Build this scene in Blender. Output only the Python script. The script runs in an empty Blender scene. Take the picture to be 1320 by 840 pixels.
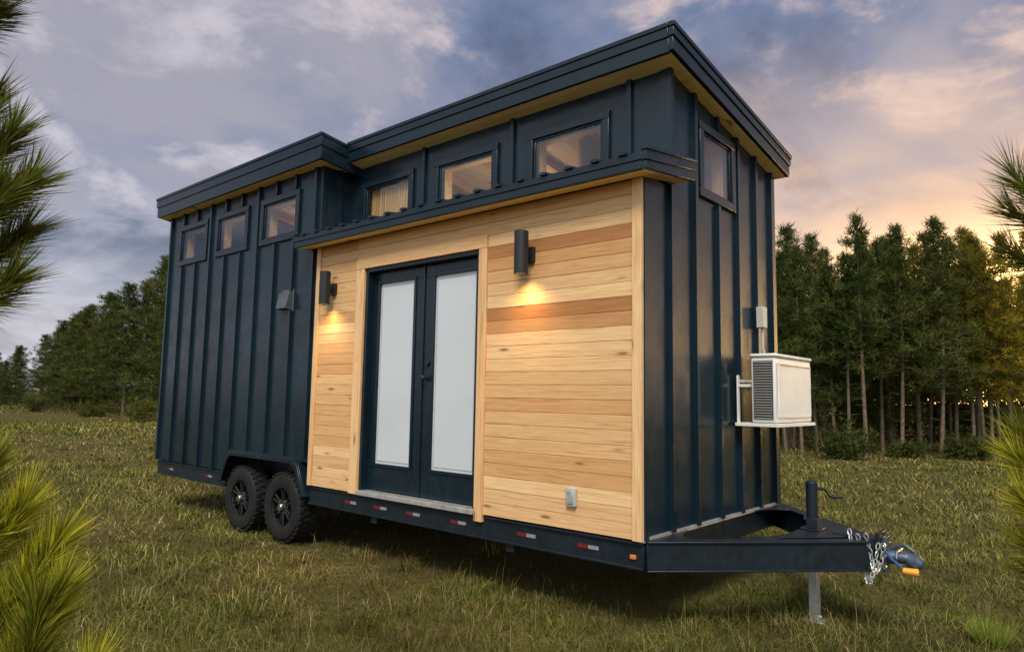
import bpy, bmesh, math, random
import numpy as np
from mathutils import Vector, Matrix
random.seed(7); rng=np.random.default_rng(11)
S=bpy.context.scene; COL=S.collection
S.view_settings.view_transform='Standard'; S.view_settings.look='None'; S.view_settings.exposure=0
GZ=-0.65
# ------------------------------------------------------------------ camera
CP=np.array([2.4485,-4.1926,.9444]); YAW,PIT,ROL,FPX=2.2868,.1018,.0174,894.72
Dv=np.array([math.cos(YAW)*math.cos(PIT),math.sin(YAW)*math.cos(PIT),math.sin(PIT)])
r0=np.array([math.sin(YAW),-math.cos(YAW),0.]); u0=np.cross(r0,Dv)
Rv=math.cos(ROL)*r0+math.sin(ROL)*u0; Uv=-math.sin(ROL)*r0+math.cos(ROL)*u0
cd=bpy.data.cameras.new('camera'); cam=bpy.data.objects.new('camera',cd); COL.objects.link(cam)
M=Matrix(((Rv[0],Uv[0],-Dv[0],CP[0]),(Rv[1],Uv[1],-Dv[1],CP[1]),(Rv[2],Uv[2],-Dv[2],CP[2]),(0,0,0,1)))
cam.matrix_world=M; cd.sensor_width=36; cd.lens=FPX/1320*36; cd.clip_end=3000; cd.clip_start=.05
cd.dof.use_dof=True; cd.dof.focus_distance=6; cd.dof.aperture_fstop=20
S.camera=cam
def ray(u,v): return Dv+Rv*(u-660)/FPX-Uv*(v-420)/FPX
def at(u,v,dep): return CP+dep*ray(u,v)
def ground_at(u,v):
    r=ray(u,v); return CP+(GZ-CP[2])/r[2]*r
# ------------------------------------------------------------------ materials
def new_mat(name):
    m=bpy.data.materials.new(name); m.use_nodes=True; nt=m.node_tree
    b=nt.nodes['Principled BSDF']; return m,nt,b
def mixrgb(nt,fac,a,b,mode='MIX'):
    n=nt.nodes.new('ShaderNodeMix'); n.data_type='RGBA'; n.blend_type=mode
    for s,val in ((0,fac),(6,a),(7,b)):
        if hasattr(val,'is_linked') : nt.links.new(val,n.inputs[s])
        elif s==0: n.inputs[0].default_value=val
        else: n.inputs[s].default_value=(*val,1)
    return n.outputs[2]
def ramp(nt,src,stops):
    n=nt.nodes.new('ShaderNodeValToRGB'); e=n.color_ramp.elements
    while len(e)<len(stops): e.new(.5)
    for i,(p,c) in enumerate(stops):
        e[i].position=p; e[i].color=(*c,1) if not isinstance(c,(int,float)) else (c,c,c,1)
    nt.links.new(src,n.inputs[0]); return n.outputs[0]
def noise(nt,vec,scale,detail=5,rough=.55,dist=0):
    n=nt.nodes.new('ShaderNodeTexNoise'); n.inputs['Scale'].default_value=scale; n.inputs['Detail'].default_value=detail
    n.inputs['Roughness'].default_value=rough; n.inputs['Distortion'].default_value=dist
    if vec is not None: nt.links.new(vec,n.inputs['Vector'])
    return n.outputs[0]
def coords(nt,scale=(1,1,1)):
    t=nt.nodes.new('ShaderNodeTexCoord'); m=nt.nodes.new('ShaderNodeMapping'); m.inputs['Scale'].default_value=scale
    nt.links.new(t.outputs['Object'],m.inputs['Vector']); return m.outputs[0]
def bump(nt,b,h,st,dist=.01):
    n=nt.nodes.new('ShaderNodeBump'); n.inputs['Strength'].default_value=st; n.inputs['Distance'].default_value=dist
    nt.links.new(h,n.inputs['Height']); nt.links.new(n.outputs[0],b.inputs['Normal'])
def pbr(name,col,rough=.5,var=.15,scale=4,metal=0,bmp=0,rv=.1,coat=0,spec=.5,stretch=(1,1,1)):
    m,nt,b=new_mat(name); c=coords(nt,stretch)
    n=noise(nt,c,scale,4)
    lo=tuple(x*(1-var) for x in col); hi=tuple(min(1,x*(1+var)) for x in col)
    nt.links.new(ramp(nt,n,[(.3,lo),(.7,hi)]),b.inputs['Base Color'])
    n2=noise(nt,c,scale*3.7,4)
    nt.links.new(ramp(nt,n2,[(.3,max(0,rough-rv)),(.7,min(1,rough+rv))]),b.inputs['Roughness'])
    b.inputs['Metallic'].default_value=metal; b.inputs['Coat Weight'].default_value=coat; b.inputs['Specular IOR Level'].default_value=spec
    if bmp: bump(nt,b,n2,bmp)
    return m
def wood(name,axis,tint=(1,1,1)):
    m,nt,b=new_mat(name)
    at_=nt.nodes.new('ShaderNodeAttribute'); at_.attribute_name='tone'; tone=at_.outputs['Fac']
    t=nt.nodes.new('ShaderNodeTexCoord')
    off=nt.nodes.new('ShaderNodeVectorMath'); off.operation='MULTIPLY_ADD'
    cmb=nt.nodes.new('ShaderNodeCombineXYZ')
    for i in range(3): nt.links.new(tone,cmb.inputs[i])
    off.inputs[1].default_value=(37,11,3); nt.links.new(cmb.outputs[0],off.inputs[0]); nt.links.new(t.outputs['Object'],off.inputs[2])
    def mp(sc):
        q=nt.nodes.new('ShaderNodeMapping'); q.inputs['Scale'].default_value=sc; nt.links.new(off.outputs[0],q.inputs['Vector']); return q.outputs[0]
    s={'x':(.7,9,22),'z':(22,9,.7),'y':(22,.7,9)}[axis]
    g=noise(nt,mp(s),1.6,6,.6,1.8)
    s2=tuple(v*3.2 for v in s)
    g2=noise(nt,mp(s2),2.0,4,.6,.4)
    T=lambda c: tuple(min(.95,c[i]*tint[i]) for i in range(3))
    c=ramp(nt,g,[(.26,T((.41,.19,.068))),(.42,T((.61,.35,.148))),(.58,T((.70,.445,.215))),(.8,T((.54,.285,.11)))])
    c=mixrgb(nt,.36,c,ramp(nt,g2,[(.3,T((.37,.17,.058))),(.6,T((.74,.48,.245)))]))
    c=mixrgb(nt,1.0,c,ramp(nt,tone,[(0,(.63,.46,.35)),(.3,(.92,.83,.74)),(.65,(1.02,1.02,1.01)),(1,(1.19,1.28,1.37))]),'MULTIPLY')
    vo=nt.nodes.new('ShaderNodeTexVoronoi'); vo.inputs['Scale'].default_value=1
    ks={'x':(2.3,1,9.5),'z':(8.2,1,2.1),'y':(7,2,1)}[axis]
    nt.links.new(mp(ks),vo.inputs['Vector'])
    k=ramp(nt,vo.outputs['Distance'],[(.0,.9),(.075,.8),(.12,.28),(.19,0)])
    c=mixrgb(nt,k,c,T((.20,.078,.028)))
    nt.links.new(c,b.inputs['Base Color']); b.inputs['Roughness'].default_value=.5
    b.inputs['Specular IOR Level'].default_value=.3
    bump(nt,b,g2,.25,.004)
    return m
NAVY=pbr('navy_painted_metal',(.0060,.0178,.0282),.26,.28,1.1,0,.09,.09,0,.45)
NAVYT=pbr('navy_trim',(.0056,.0150,.0240),.25,.2,3,0,.03,.08,0,.44)
FRAME=pbr('black_steel',(.0085,.0145,.021),.40,.3,5,0,.05,.1,0,.36)
RUBBER=pbr('tyre_rubber',(.012,.012,.012),.75,.35,9,0,.2,.1,0,.3)
RIMM=pbr('black_rim',(.010,.010,.011),.3,.2,6,0,0,.1,0,.4)
CHROME=pbr('bright_steel',(.62,.62,.62),.28,.15,12,1)
GALV=pbr('galvanised_steel',(.50,.51,.49),.45,.25,14,.6)
WHITE=pbr('white_plastic',(.74,.73,.69),.4,.06,3)
WHITE2=pbr('white_grey_louvre',(.45,.45,.42),.45,.08,5)
DARKGR=pbr('dark_grille',(.035,.035,.035),.6,.3,20)
MIDGR=pbr('mid_grey_grille',(.22,.22,.21),.6,.2,20)  # plain grey backing plate of the front grille
VENTG=pbr('vent_grey_metal',(.075,.085,.095),.35,.2,12)
BLIND=pbr('white_blind',(.54,.585,.615),.22,.04,1.2,0,0,.05,.4)
OUTG=pbr('grey_plastic',(.40,.41,.42),.45,.1,10)
BLK=pbr('matt_black_metal',(.012,.012,.014),.4,.2,8)
REDR=pbr('red_reflective',(.16,.014,.016),.3,.2,60)
WHR=pbr('white_reflective',(.24,.24,.26),.3,.12,60)
AMB=pbr('amber_lens',(.6,.18,.02),.25,.1,20)
YEL=pbr('orange_plug',(.8,.35,.03),.4,.15,20)
BLUE=pbr('blue_wire',(.03,.10,.25),.5,.1,20)
BARK=pbr('pine_bark',(.15,.11,.078),.9,.45,9,0,.6,.05,0,.1)
STEM=pbr('pine_twig',(.10,.065,.03),.9,.35,30,0,.4,.05,0,.1)
LINER=wood('pine_interior','y',(1.0,1.12,1.35))
WOODX=wood('cedar_planks','x'); WOODZ=wood('cedar_upright','z',(1.05,1.06,1.10)); WOODS=wood('soffit_planks','x',(1.62,1.52,1.32))
def emis(name,col,s):
    m,nt,b=new_mat(name); n=noise(nt,coords(nt),20)
    nt.links.new(ramp(nt,n,[(.3,tuple(c*.9 for c in col)),(.7,col)]),b.inputs['Emission Color']); b.inputs['Emission Strength'].default_value=s
    b.inputs['Base Color'].default_value=(*col,1); return m
LENS=emis('warm_lamp_lens',(1,.62,.28),12)
def glassm():
    m=bpy.data.materials.new('window_glass'); m.use_nodes=True; nt=m.node_tree; nt.nodes.clear()
    o=nt.nodes.new('ShaderNodeOutputMaterial'); mx=nt.nodes.new('ShaderNodeMixShader')
    tr=nt.nodes.new('ShaderNodeBsdfTransparent'); tr.inputs[0].default_value=(.89,.91,.89,1)
    gl=nt.nodes.new('ShaderNodeBsdfGlossy'); gl.inputs['Roughness'].default_value=.02; gl.inputs[0].default_value=(.9,.92,.95,1)
    lw=nt.nodes.new('ShaderNodeLayerWeight'); lw.inputs[0].default_value=.5
    p=nt.nodes.new('ShaderNodeMath'); p.operation='POWER'; p.inputs[1].default_value=4; nt.links.new(lw.outputs['Facing'],p.inputs[0])
    a=nt.nodes.new('ShaderNodeMath'); a.operation='MULTIPLY_ADD'; a.inputs[1].default_value=.9; a.inputs[2].default_value=.055; nt.links.new(p.outputs[0],a.inputs[0])
    nt.links.new(a.outputs[0],mx.inputs[0]); nt.links.new(tr.outputs[0],mx.inputs[1]); nt.links.new(gl.outputs[0],mx.inputs[2]); nt.links.new(mx.outputs[0],o.inputs[0])
    return m
GLASS=glassm()
def leafm(name,tr=.3,rand=.3):
    m=bpy.data.materials.new(name); m.use_nodes=True; nt=m.node_tree; nt.nodes.clear()
    o=nt.nodes.new('ShaderNodeOutputMaterial'); a=nt.nodes.new('ShaderNodeAttribute'); a.attribute_name='col'
    c=a.outputs['Color']
    if rand:
        oi=nt.nodes.new('ShaderNodeObjectInfo')
        c=mixrgb(nt,rand,c,ramp(nt,oi.outputs['Random'],[(0,(.030,.060,.018)),(.5,(.075,.09,.024)),(1,(.12,.11,.028))]))
    d=nt.nodes.new('ShaderNodeBsdfDiffuse'); nt.links.new(c,d.inputs[0])
    if tr:
        t=nt.nodes.new('ShaderNodeBsdfTranslucent'); mx=nt.nodes.new('ShaderNodeMixShader'); mx.inputs[0].default_value=tr
        nt.links.new(c,t.inputs[0]); nt.links.new(d.outputs[0],mx.inputs[1]); nt.links.new(t.outputs[0],mx.inputs[2]); nt.links.new(mx.outputs[0],o.inputs[0])
    else: nt.links.new(d.outputs[0],o.inputs[0])
    return m
NEEDLE=leafm('tree_needles'); WNEEDLE=leafm('sun_glow_needles',.55,0); FNEEDLE=leafm('near_pine_needles',.3,0); GRASSM=leafm('grass_blades',0,0)
# ------------------------------------------------------------------ mesh builder
class MB:
    def __init__(s): s.v=[];s.f=[];s.m=[];s.t=[];s.mi=0;s.tone=.5
    def add(s,vs,fs):
        o=len(s.v); s.v+=[tuple(map(float,v)) for v in vs]; s.f+=[tuple(i+o for i in f) for f in fs]
        s.m+=[s.mi]*len(fs); s.t+=[s.tone]*len(vs)
    def box(s,x0,x1,y0,y1,z0,z1):
        s.add([(x0,y0,z0),(x1,y0,z0),(x1,y1,z0),(x0,y1,z0),(x0,y0,z1),(x1,y0,z1),(x1,y1,z1),(x0,y1,z1)],
              [(0,3,2,1),(4,5,6,7),(0,1,5,4),(1,2,6,5),(2,3,7,6),(3,0,4,7)])
    def prism(s,poly,a0,a1,axis):
        n=len(poly)
        def mk(p,a): return {'x':(a,p[0],p[1]),'y':(p[0],a,p[1]),'z':(p[0],p[1],a)}[axis]
        s.add([mk(p,a0) for p in poly]+[mk(p,a1) for p in poly],
              [tuple(range(n))[::-1],tuple(range(n,2*n))]+[(i,(i+1)%n,n+(i+1)%n,n+i) for i in range(n)])
    def path(s,pts,r,n=8,closed=False,cap=True):
        pts=[Vector(p) for p in pts]; N=len(pts); vs=[];fs=[]
        rr=r if isinstance(r,(list,tuple)) else [r]*N
        up=None
        for i,p in enumerate(pts):
            a=pts[(i-1)%N] if closed or i>0 else p; b=pts[(i+1)%N] if closed or i<N-1 else p
            t=(b-a).normalized()
            if up is None:
                up=Vector((0,0,1)) if abs(t.z)<.9 else Vector((1,0,0))
            e1=t.cross(up).normalized(); e2=e1.cross(t).normalized(); up=e2
            for k in range(n):
                q=2*math.pi*k/n; vs.append(p+e1*math.cos(q)*rr[i]+e2*math.sin(q)*rr[i])
        for i in range(N if closed else N-1):
            j=(i+1)%N
            for k in range(n): fs.append((i*n+k,i*n+(k+1)%n,j*n+(k+1)%n,j*n+k))
        if cap and not closed: fs+= [tuple(range(n))[::-1],tuple(range((N-1)*n,N*n))]
        s.add(vs,fs)
    def beam(s,p0,p1,w,h):
        p0=Vector(p0);p1=Vector(p1); t=(p1-p0).normalized(); sd=t.cross(Vector((0,0,1))).normalized()*w/2; up=Vector((0,0,h/2))
        vs=[]
        for p in (p0,p1): vs+=[p-sd-up,p+sd-up,p+sd+up,p-sd+up]
        s.add(vs,[(0,1,2,3),(7,6,5,4),(0,4,5,1),(1,5,6,2),(2,6,7,3),(3,7,4,0)])
    def lathe_y(s,prof,c,n=40):   # profile (r,y) around the y axis through c
        vs=[];fs=[];m=len(prof)
        for k in range(n):
            q=2*math.pi*k/n
            for r,y in prof: vs.append((c[0]+r*math.cos(q),c[1]+y,c[2]+r*math.sin(q)))
        for k in range(n):
            j=(k+1)%n
            for i in range(m-1): fs.append((k*m+i,k*m+i+1,j*m+i+1,j*m+i))
        s.add(vs,fs)
    def build(s,name,mats,parent=None,bev=0,smooth=True,org=(0,0,0)):
        if not isinstance(mats,(list,tuple)): mats=[mats]
        me=bpy.data.meshes.new(name); o3=org
        me.from_pydata([(a-o3[0],b-o3[1],c-o3[2]) for a,b,c in s.v],[],s.f)
        for m in mats: me.materials.append(m)
        me.polygons.foreach_set('material_index',s.m)
        a=me.attributes.new('tone','FLOAT','POINT'); a.data.foreach_set('value',s.t)
        bm=bmesh.new(); bm.from_mesh(me); bmesh.ops.recalc_face_normals(bm,faces=bm.faces); bm.to_mesh(me); bm.free()
        if smooth:
            me.polygons.foreach_set('use_smooth',[True]*len(me.polygons)); me.set_sharp_from_angle(angle=math.radians(33))
        ob=bpy.data.objects.new(name,me); COL.objects.link(ob)
        if parent: ob.parent=parent
        if bev:
            b=ob.modifiers.new('bevel','BEVEL'); b.width=bev; b.segments=2; b.limit_method='ANGLE'; b.angle_limit=math.radians(40)
        return ob
def empty(name,loc,rz=0):
    o=bpy.data.objects.new(name,None); o.empty_display_size=.2; COL.objects.link(o); o.location=loc; o.rotation_euler=(0,0,rz); return o
def tag(o,label=None,cat=None,group=None,kind=None):
    if label:o['label']=label
    if cat:o['category']=cat
    if group:o['group']=group
    if kind:o['kind']=kind
    return o
# ------------------------------------------------------------------ the tiny house
O=(-3.87,1.24,GZ)
house=empty('tiny_house',O)
tag(house,'dark navy tiny house on twin-axle trailer with cedar cladding, French doors and hitch','tiny house')
def hb(mb,name,mats,parent=house,bev=0,smooth=True): return mb.build(name,mats,parent,bev,smooth,O)
L2,L1,W=7.735,3.96,2.475
zt=lambda y:3.684-.149*(y-.194)
zl=lambda y:3.70-.149*(y+.15)
def wall_y(mb,y0,y1,xa,xb,za,zb,holes):
    xs=sorted({xa,xb}|{h[0] for h in holes}|{h[1] for h in holes}); zs=sorted({za,zb}|{h[2] for h in holes}|{h[3] for h in holes})
    for i in range(len(xs)-1):
        for j in range(len(zs)-1):
            cx=(xs[i]+xs[i+1])/2; cz=(zs[j]+zs[j+1])/2
            if any(h[0]<cx<h[1] and h[2]<cz<h[3] for h in holes): continue
            mb.box(xs[i],xs[i+1],y0,y1,zs[j],zs[j+1])
def segs(z0,z1,cuts):
    out=[(z0,z1)]
    for a,b in cuts:
        n=[]
        for p,q in out:
            if b<=p or a>=q: n.append((p,q))
            else:
                if a>p:n.append((p,a))
                if b<q:n.append((b,q))
        out=n
    return out
LW=[(-7.36,-6.65,2.75,3.17),(-6.28,-5.58,2.75,3.17),(-5.15,-4.45,2.75,3.17)]
CW=[(-3.68,-2.96,2.76,3.20),(-2.51,-1.79,2.76,3.20),(-1.305,-.585,2.76,3.19)]
EW=(.925,1.471,2.64,3.125)
TR=.07
# long front siding
mb=MB()
wall_y(mb,0,.1,-L2,-L1,0,3.46,LW+[(-5.74,-3.97,0,.22)])
for i in range(20):
    x=-L2+.03+i*.405
    if x>-L1-.03: break
    cuts=[(h[2]-.085,h[3]+.085) for h in LW if h[0]-.1<x<h[1]+.1]+([(-1,.27)] if -5.8<x<-3.9 else [])
    for a,b in segs(0,3.415,cuts): mb.box(x-.021,x+.021,-.034,.001,a,b)
mb.box(-L2-.012,-L2+.045,-.014,-.001,0,3.412)
hb(mb,'front_siding',NAVY,bev=0)
# upper (clerestory) wall, and the return of the full-width end
mb=MB()
wall_y(mb,.38,.48,-L1,-.1,2.46,3.492,CW)
for x in (-2.735,-1.55,-.33):
    for a,b in segs(2.6,3.49,[]): mb.box(x-.02,x+.02,.352,.381,a,b)
mb.box(-.06,.004,.366,.379,2.6,3.485)
hb(mb,'clerestory_wall',NAVY)
mb=MB(); mb.box(-4.06,-L1,.1,.479,2.46,3.46)
mb.box(-L1-.001,-L1+.014,-.012,.04,2.6,3.412); mb.box(-L1-.001,-L1+.028,.2,.24,2.6,3.415)
hb(mb,'return_wall',NAVY)
# hitch end wall
mb=MB()
mb.box(-.1,0,.003,.38,0,2.53)
ys=[.38,EW[0],EW[1],W]
for i in range(3):
    if i==1:
        mb.box(-.1,0,ys[1],ys[2],0,EW[2]); mb.prism([(ys[1],EW[3]),(ys[2],EW[3]),(ys[2],3.13),(ys[1],3.13)],-.1,0,'x')
    else: mb.box(-.1,0,ys[i],ys[i+1],0,3.13)
mb.prism([(.38,3.13),(W,3.13),(W,3.172),(.38,3.49)],-.1,0,'x')
for y in (.385,.78,1.2,1.6,2.0,2.38):
    top=(zt(y)-.175)
    cuts=[(EW[2]-.085,EW[3]+.085)] if EW[0]-.1<y<EW[1]+.1 else []
    if y<.55: cuts.append((2.54,2.74))
    for a,b in segs(0.01,top,cuts): mb.box(-.001,.034,y-.021,y+.021,a,b)
mb.box(-.001,.014,.0035,.055,0,2.50); mb.box(-.001,.016,W-.06,W+.012,0,3.165)
hb(mb,'hitch_end_wall',NAVY)
mb=MB(); mb.box(-L2,-.1,W-.1,W,0,3.15)
for i in range(19): mb.box(-L2+.2+i*.405-.02,-L2+.2+i*.405+.02,W-.001,W+.03,0,3.12)
hb(mb,'rear_siding',NAVY)
mb=MB(); mb.prism([(.1,0),(W-.1,0),(W-.1,3.12),(.1,3.44)],-L2,-L2+.1,'x')
for i in range(6): mb.box(-L2-.03,-L2+.001,.2+i*.4-.02,.2+i*.4+.02,0,3.08)
hb(mb,'tail_end_wall',NAVY)
# interior
mb=MB(); random.seed(3)
for i in range(30):
    mb.tone=random.random(); x0=-7.6+i*.25
    mb.box(x0,x0+.247,2.34,2.36,2.3,3.12)
    mb.prism([(.49,3.40),(2.34,3.11),(2.34,3.125),(.49,3.415)],x0,x0+.247,'x')
mb.tone=.6
mb.prism([(.11,3.40),(.49,3.40),(.49,3.41),(.11,3.41)],-7.6,-4.1,'x')
mb.box(-7.6,-.12,.5,2.34,2.28,2.3); mb.box(-7.6,-4.1,.11,.5,2.28,2.3); mb.box(-4.1,-4.08,.5,2.3,2.3,3.36)
for x in np.arange(-7.2,-.3,.61):
    mb.tone=.15; mb.prism([(.5,3.31),(2.33,3.03),(2.33,3.108),(.5,3.395)],x-.035,x+.035,'x')
mb.tone=.1; mb.box(-6.0,-5.97,.9,2.3,2.3,3.1); mb.box(-1.0,-.97,.62,1.2,2.3,3.2)
hb(mb,'interior_lining',LINER)
mb=MB(); px_,py_=-1.98,.95
mb.path([(px_,py_,3.30),(px_,py_,3.12)],.005,6); mb.path([(px_,py_,3.12),(px_,py_,3.10),(px_,py_,3.04),(px_,py_,2.97),(px_,py_,2.93)],[.02,.06,.085,.07,.03],16)
hb(mb,'pendant_lamp',WHITE)
# windows
def window_y(y,h,curtain=False):
    a,b,c,d=h; mb=MB(); t=TR
    for q in ((a-t,b+t,d,d+t),(a-t,b+t,c-t,c),(a-t,a,c,d),(b,b+t,c,d)): mb.box(q[0],q[1],y-.03,y-.001,q[2],q[3])
    s=.02
    for q in ((a,b,d-s,d),(a,b,c,c+s),(a,a+s,c+s,d-s),(b-s,b,c+s,d-s)): mb.box(q[0],q[1],y-.012,y+.05,q[2],q[3])
    mb.mi=1; mb.tone=.7
    for q in ((a,b,d-.012,d),(a,b,c,c+.012),(a,a+.012,c+.012,d-.012),(b-.012,b,c+.012,d-.012)): mb.box(q[0],q[1],y+.051,y+.16,q[2],q[3])
    w=hb(mb,'window',[NAVYT,WOODX],bev=.004)
    mb=MB(); mb.box(a+s,b-s,y-.004,y+.002,c+s,d-s); hb(mb,'pane',GLASS,w)
    if curtain:
        mb=MB(); n=30
        for i in range(n):
            mb.tone=.3+random.random()*.6; x0=a+.03+(b-a-.06)*i/n
            mb.box(x0,x0+(b-a-.06)/n,y+.055+.012*(i%2),y+.07+.012*(i%2),c+.02,d-.02)
        hb(mb,'curtain',WOODZ,w)
for h in LW: window_y(0,h)
for i,h in enumerate(CW): window_y(.38,h,i==0)
mb=MB(); a,b,c,d=EW; t=TR; s=.02
for q in ((a-t,b+t,d,d+t),(a-t,b+t,c-t,c),(a-t,a,c,d),(b,b+t,c,d)): mb.box(.001,.03,q[0],q[1],q[2],q[3])
for q in ((a,b,d-s,d),(a,b,c,c+s),(a,a+s,c+s,d-s),(b-s,b,c+s,d-s)): mb.box(-.05,.012,q[0],q[1],q[2],q[3])
mb.mi=1
for q in ((a,b,d-.012,d),(a,b,c,c+.012),(a,a+.012,c+.012,d-.012),(b-.012,b,c+.012,d-.012)): mb.box(-.16,-.051,q[0],q[1],q[2],q[3])
w=hb(mb,'window',[NAVYT,WOODZ],bev=.004); mb=MB(); mb.box(-.002,.004,a+s,b-s,c+s,d-s); hb(mb,'pane',GLASS,w)
# roofs
mb=MB()
mb.prism([(.2,zt(.2)-.155),(2.53,zt(2.53)-.155),(2.53,zt(2.53)-.004),(.2,zt(.2)-.004)],-3.79,.118,'x')
mb.prism([(-.14,zl(-.14)-.2),(2.53,zl(2.53)-.15),(2.53,zl(2.53)-.004),(-.14,zl(-.14)-.004)],-7.88,-3.8,'x')
for x in np.arange(-7.6,.1,.42):
    f,y0=(zt,.21) if x>-3.79 else (zl,-.13)
    mb.prism([(y0,f(y0)-.01),(2.52,f(2.52)-.01),(2.52,f(2.52)+.028),(y0,f(y0)+.028)],x-.012,x+.012,'x')
roof=hb(mb,'roof',NAVY)
mb=MB(); E1,E2=.012,.022
def fascia_front(y,x0,x1,z0,z1):
    zm=z0+(z1-z0)*.52
    mb.box(x0,x1,y,y+.03,z0,zm); mb.box(x0-.0,x1,y-E1,y+.03,zm,z1-.03); mb.box(x0,x1,y-E2,y+.03,z1-.03,z1+.006)
def fascia_end(x0,x1,ya,yb,f,h,sg):
    for (p,q,e) in ((-h,-h*.48,0),(-h*.48,-.03,E1),(-.03,.006,E2)):
        xa,xb=(x0,x1+e) if sg>0 else (x0-e,x1)
        mb.prism([(ya-e,f(ya)+p),(yb+e,f(yb)+p),(yb+e,f(yb)+q),(ya-e,f(ya)+q)],xa,xb,'x')
fascia_front(.186,-3.79,.11,zt(.194)-.215,zt(.194))
fascia_end(.112,.146,.186,2.55,zt,.205,1)
fascia_front(-.158,-7.87,-3.82,3.42,3.70)
fascia_end(-3.82,-3.786,-.158,.40,zl,.275,1)
fascia_end(-7.90,-7.87,-.158,2.55,zl,.27,-1)
mb.box(-7.87,-3.79,2.53,2.56,zl(2.55)-.2,zl(2.55)); mb.box(-3.784,.11,2.53,2.56,zt(2.55)-.2,zt(2.55)+.003)
hb(mb,'fascia',NAVYT,roof,.004)
mb=MB(); random.seed(5)
f=lambda y:zt(y)-.212
for (y0,y1) in ((.218,.30),(.303,.378)):
    mb.tone=.5+.4*random.random(); mb.prism([(y0,f(y0)),(y1,f(y1)),(y1,f(y1)+.02),(y0,f(y0)+.02)],-3.784,.110,'x')
for i in range(2):
    mb.tone=.5+.4*random.random(); x0=.002+i*.054
    mb.prism([(.38,f(.38)),(2.52,f(2.52)),(2.52,f(2.52)+.02),(.38,f(.38)+.02)],x0,x0+.052,'x')
for (y0,y1) in ((-.126,-.06),(-.058,-.002)):
    mb.tone=.5+.4*random.random(); mb.box(-7.868,-3.822,y0,y1,3.416,3.434)
for y0 in (0.,.1,.2): mb.tone=.5+.4*random.random(); mb.box(-3.958,-3.822,y0,y0+.098,3.416,3.434)
hb(mb,'soffit',WOODS,roof)
# lean-to roof over the wood front
mb=MB(); fa=lambda y:2.605+.15*(y+.22)
mb.prism([(-.215,fa(-.215)-.03),(.379,fa(.379)-.03),(.379,fa(.379)-.003),(-.215,fa(-.215)-.003)],-3.958,.13,'x')
mb.prism([(-.215,fa(-.215)-.03),(-.031,fa(-.031)-.03),(-.031,fa(-.031)-.003),(-.215,fa(-.215)-.003)],-4.09,-3.958,'x')
mb.prism([(.379,fa(.379)-.03),(.52,fa(.52)-.03),(.52,fa(.52)-.003),(.379,fa(.379)-.003)],.003,.13,'x')
for x in np.arange(-3.93,.1,.23):
    vs=[]
    for y in (-.252,.378):
        z=fa(y)-.004; vs+=[(x-.036,y,z),(x-.016,y,z+.022),(x+.016,y,z+.022),(x+.036,y,z)]
    mb.add(vs,[(0,1,2,3),(7,6,5,4),(0,4,5,1),(1,5,6,2),(2,6,7,3),(3,7,4,0)])
lean=hb(mb,'lean_to_roof',NAVY)
mb=MB()
mb.box(-4.10,.12,-.22,-.19,2.484,2.545); mb.box(-4.10,.12,-.230,-.19,2.545,2.598)
for (p,q,e) in ((-.140,-.065,0),(-.065,.002,.010),(.002,.026,.02)):
    mb.prism([(-.22-e,fa(-.22)+p+(.019 if p<-.1 else 0)),(.52,fa(.52)+p),(.52,fa(.52)+q),(-.22-e,fa(-.22)+q)],.12,.15+e,'x')
    mb.prism([(-.22-e,fa(-.22)+p+(.019 if p<-.1 else 0)),(-.036,fa(-.03)+p),(-.036,fa(-.03)+q),(-.22-e,fa(-.22)+q)],-4.12-e,-4.10,'x')
mb.box(.002,.12,.50,.52,2.6,2.69)
hb(mb,'fascia',NAVYT,lean,.003)
mb=MB(); fs_=lambda y:fa(y)-.135
for (y0,y1,xa) in ((-.188,-.1,-4.098),(-.098,-.04,-4.098),(-.038,.498,.008)):
    mb.tone=.5+.4*random.random(); mb.prism([(y0,fs_(y0)),(y1,fs_(y1)),(y1,fs_(y1)+.016),(y0,fs_(y0)+.016)],xa,.118,'x')
hb(mb,'soffit',WOODS,lean)
# cedar cladding
mb=MB(); random.seed(21)
mb.tone=.1; mb.mi=1; wall_y(mb,.004,.1,-L1+.001,-.101,0,2.53,[(-3.12,-1.553,0,2.18)]); mb.mi=0
NP=24; ph=2.498/NP
for (xa,xb,r0_) in ((-3.89,-3.25,0),(-1.46,-.07,0),(-3.25,-1.46,1)):
    for i in range(NP):
        z0=i*ph; z1=z0+ph-.0024
        if r0_:
            if z1<2.31: continue
            z0=max(z0,2.292)
        mb.tone=min(1,max(0,random.gauss(.56,.24)))
        if xa==-1.46 and i in (14,15): mb.tone=.0+.16*(15-i)
        if xa==-1.46 and i in (12,13): mb.tone=.92+.06*(13-i)
        e=random.uniform(0,.0024)
        mb.box(xa,xb,-.016-e,.003,z0,z1)
hb(mb,'cedar_cladding',[WOODX,NAVY],bev=.0018)
def trim(name,x0,x1,z0,z1,y0=-.036,mat=WOODZ,tone=.75):
    mb=MB(); mb.tone=tone; mb.box(x0,x1,y0,.002,z0,z1); return hb(mb,name,mat,bev=.003)
trim('corner_board',-.068,.006,-.005,2.496,-.034,tone=.85); trim('corner_board',-L1-.002,-3.892,-.0,2.496,-.034,tone=.6)
mb=MB(); mb.tone=.8; mb.box(-3.248,-3.122,-.036,.002,-.01,2.181); mb.tone=.62; mb.box(-1.552,-1.462,-.036,.002,-.06,2.181)
mb.mi=1; mb.tone=.7; mb.box(-3.25,-1.46,-.038,.002,2.182,2.29)
hb(mb,'door_casing',[WOODZ,WOODX],bev=.003)
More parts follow.
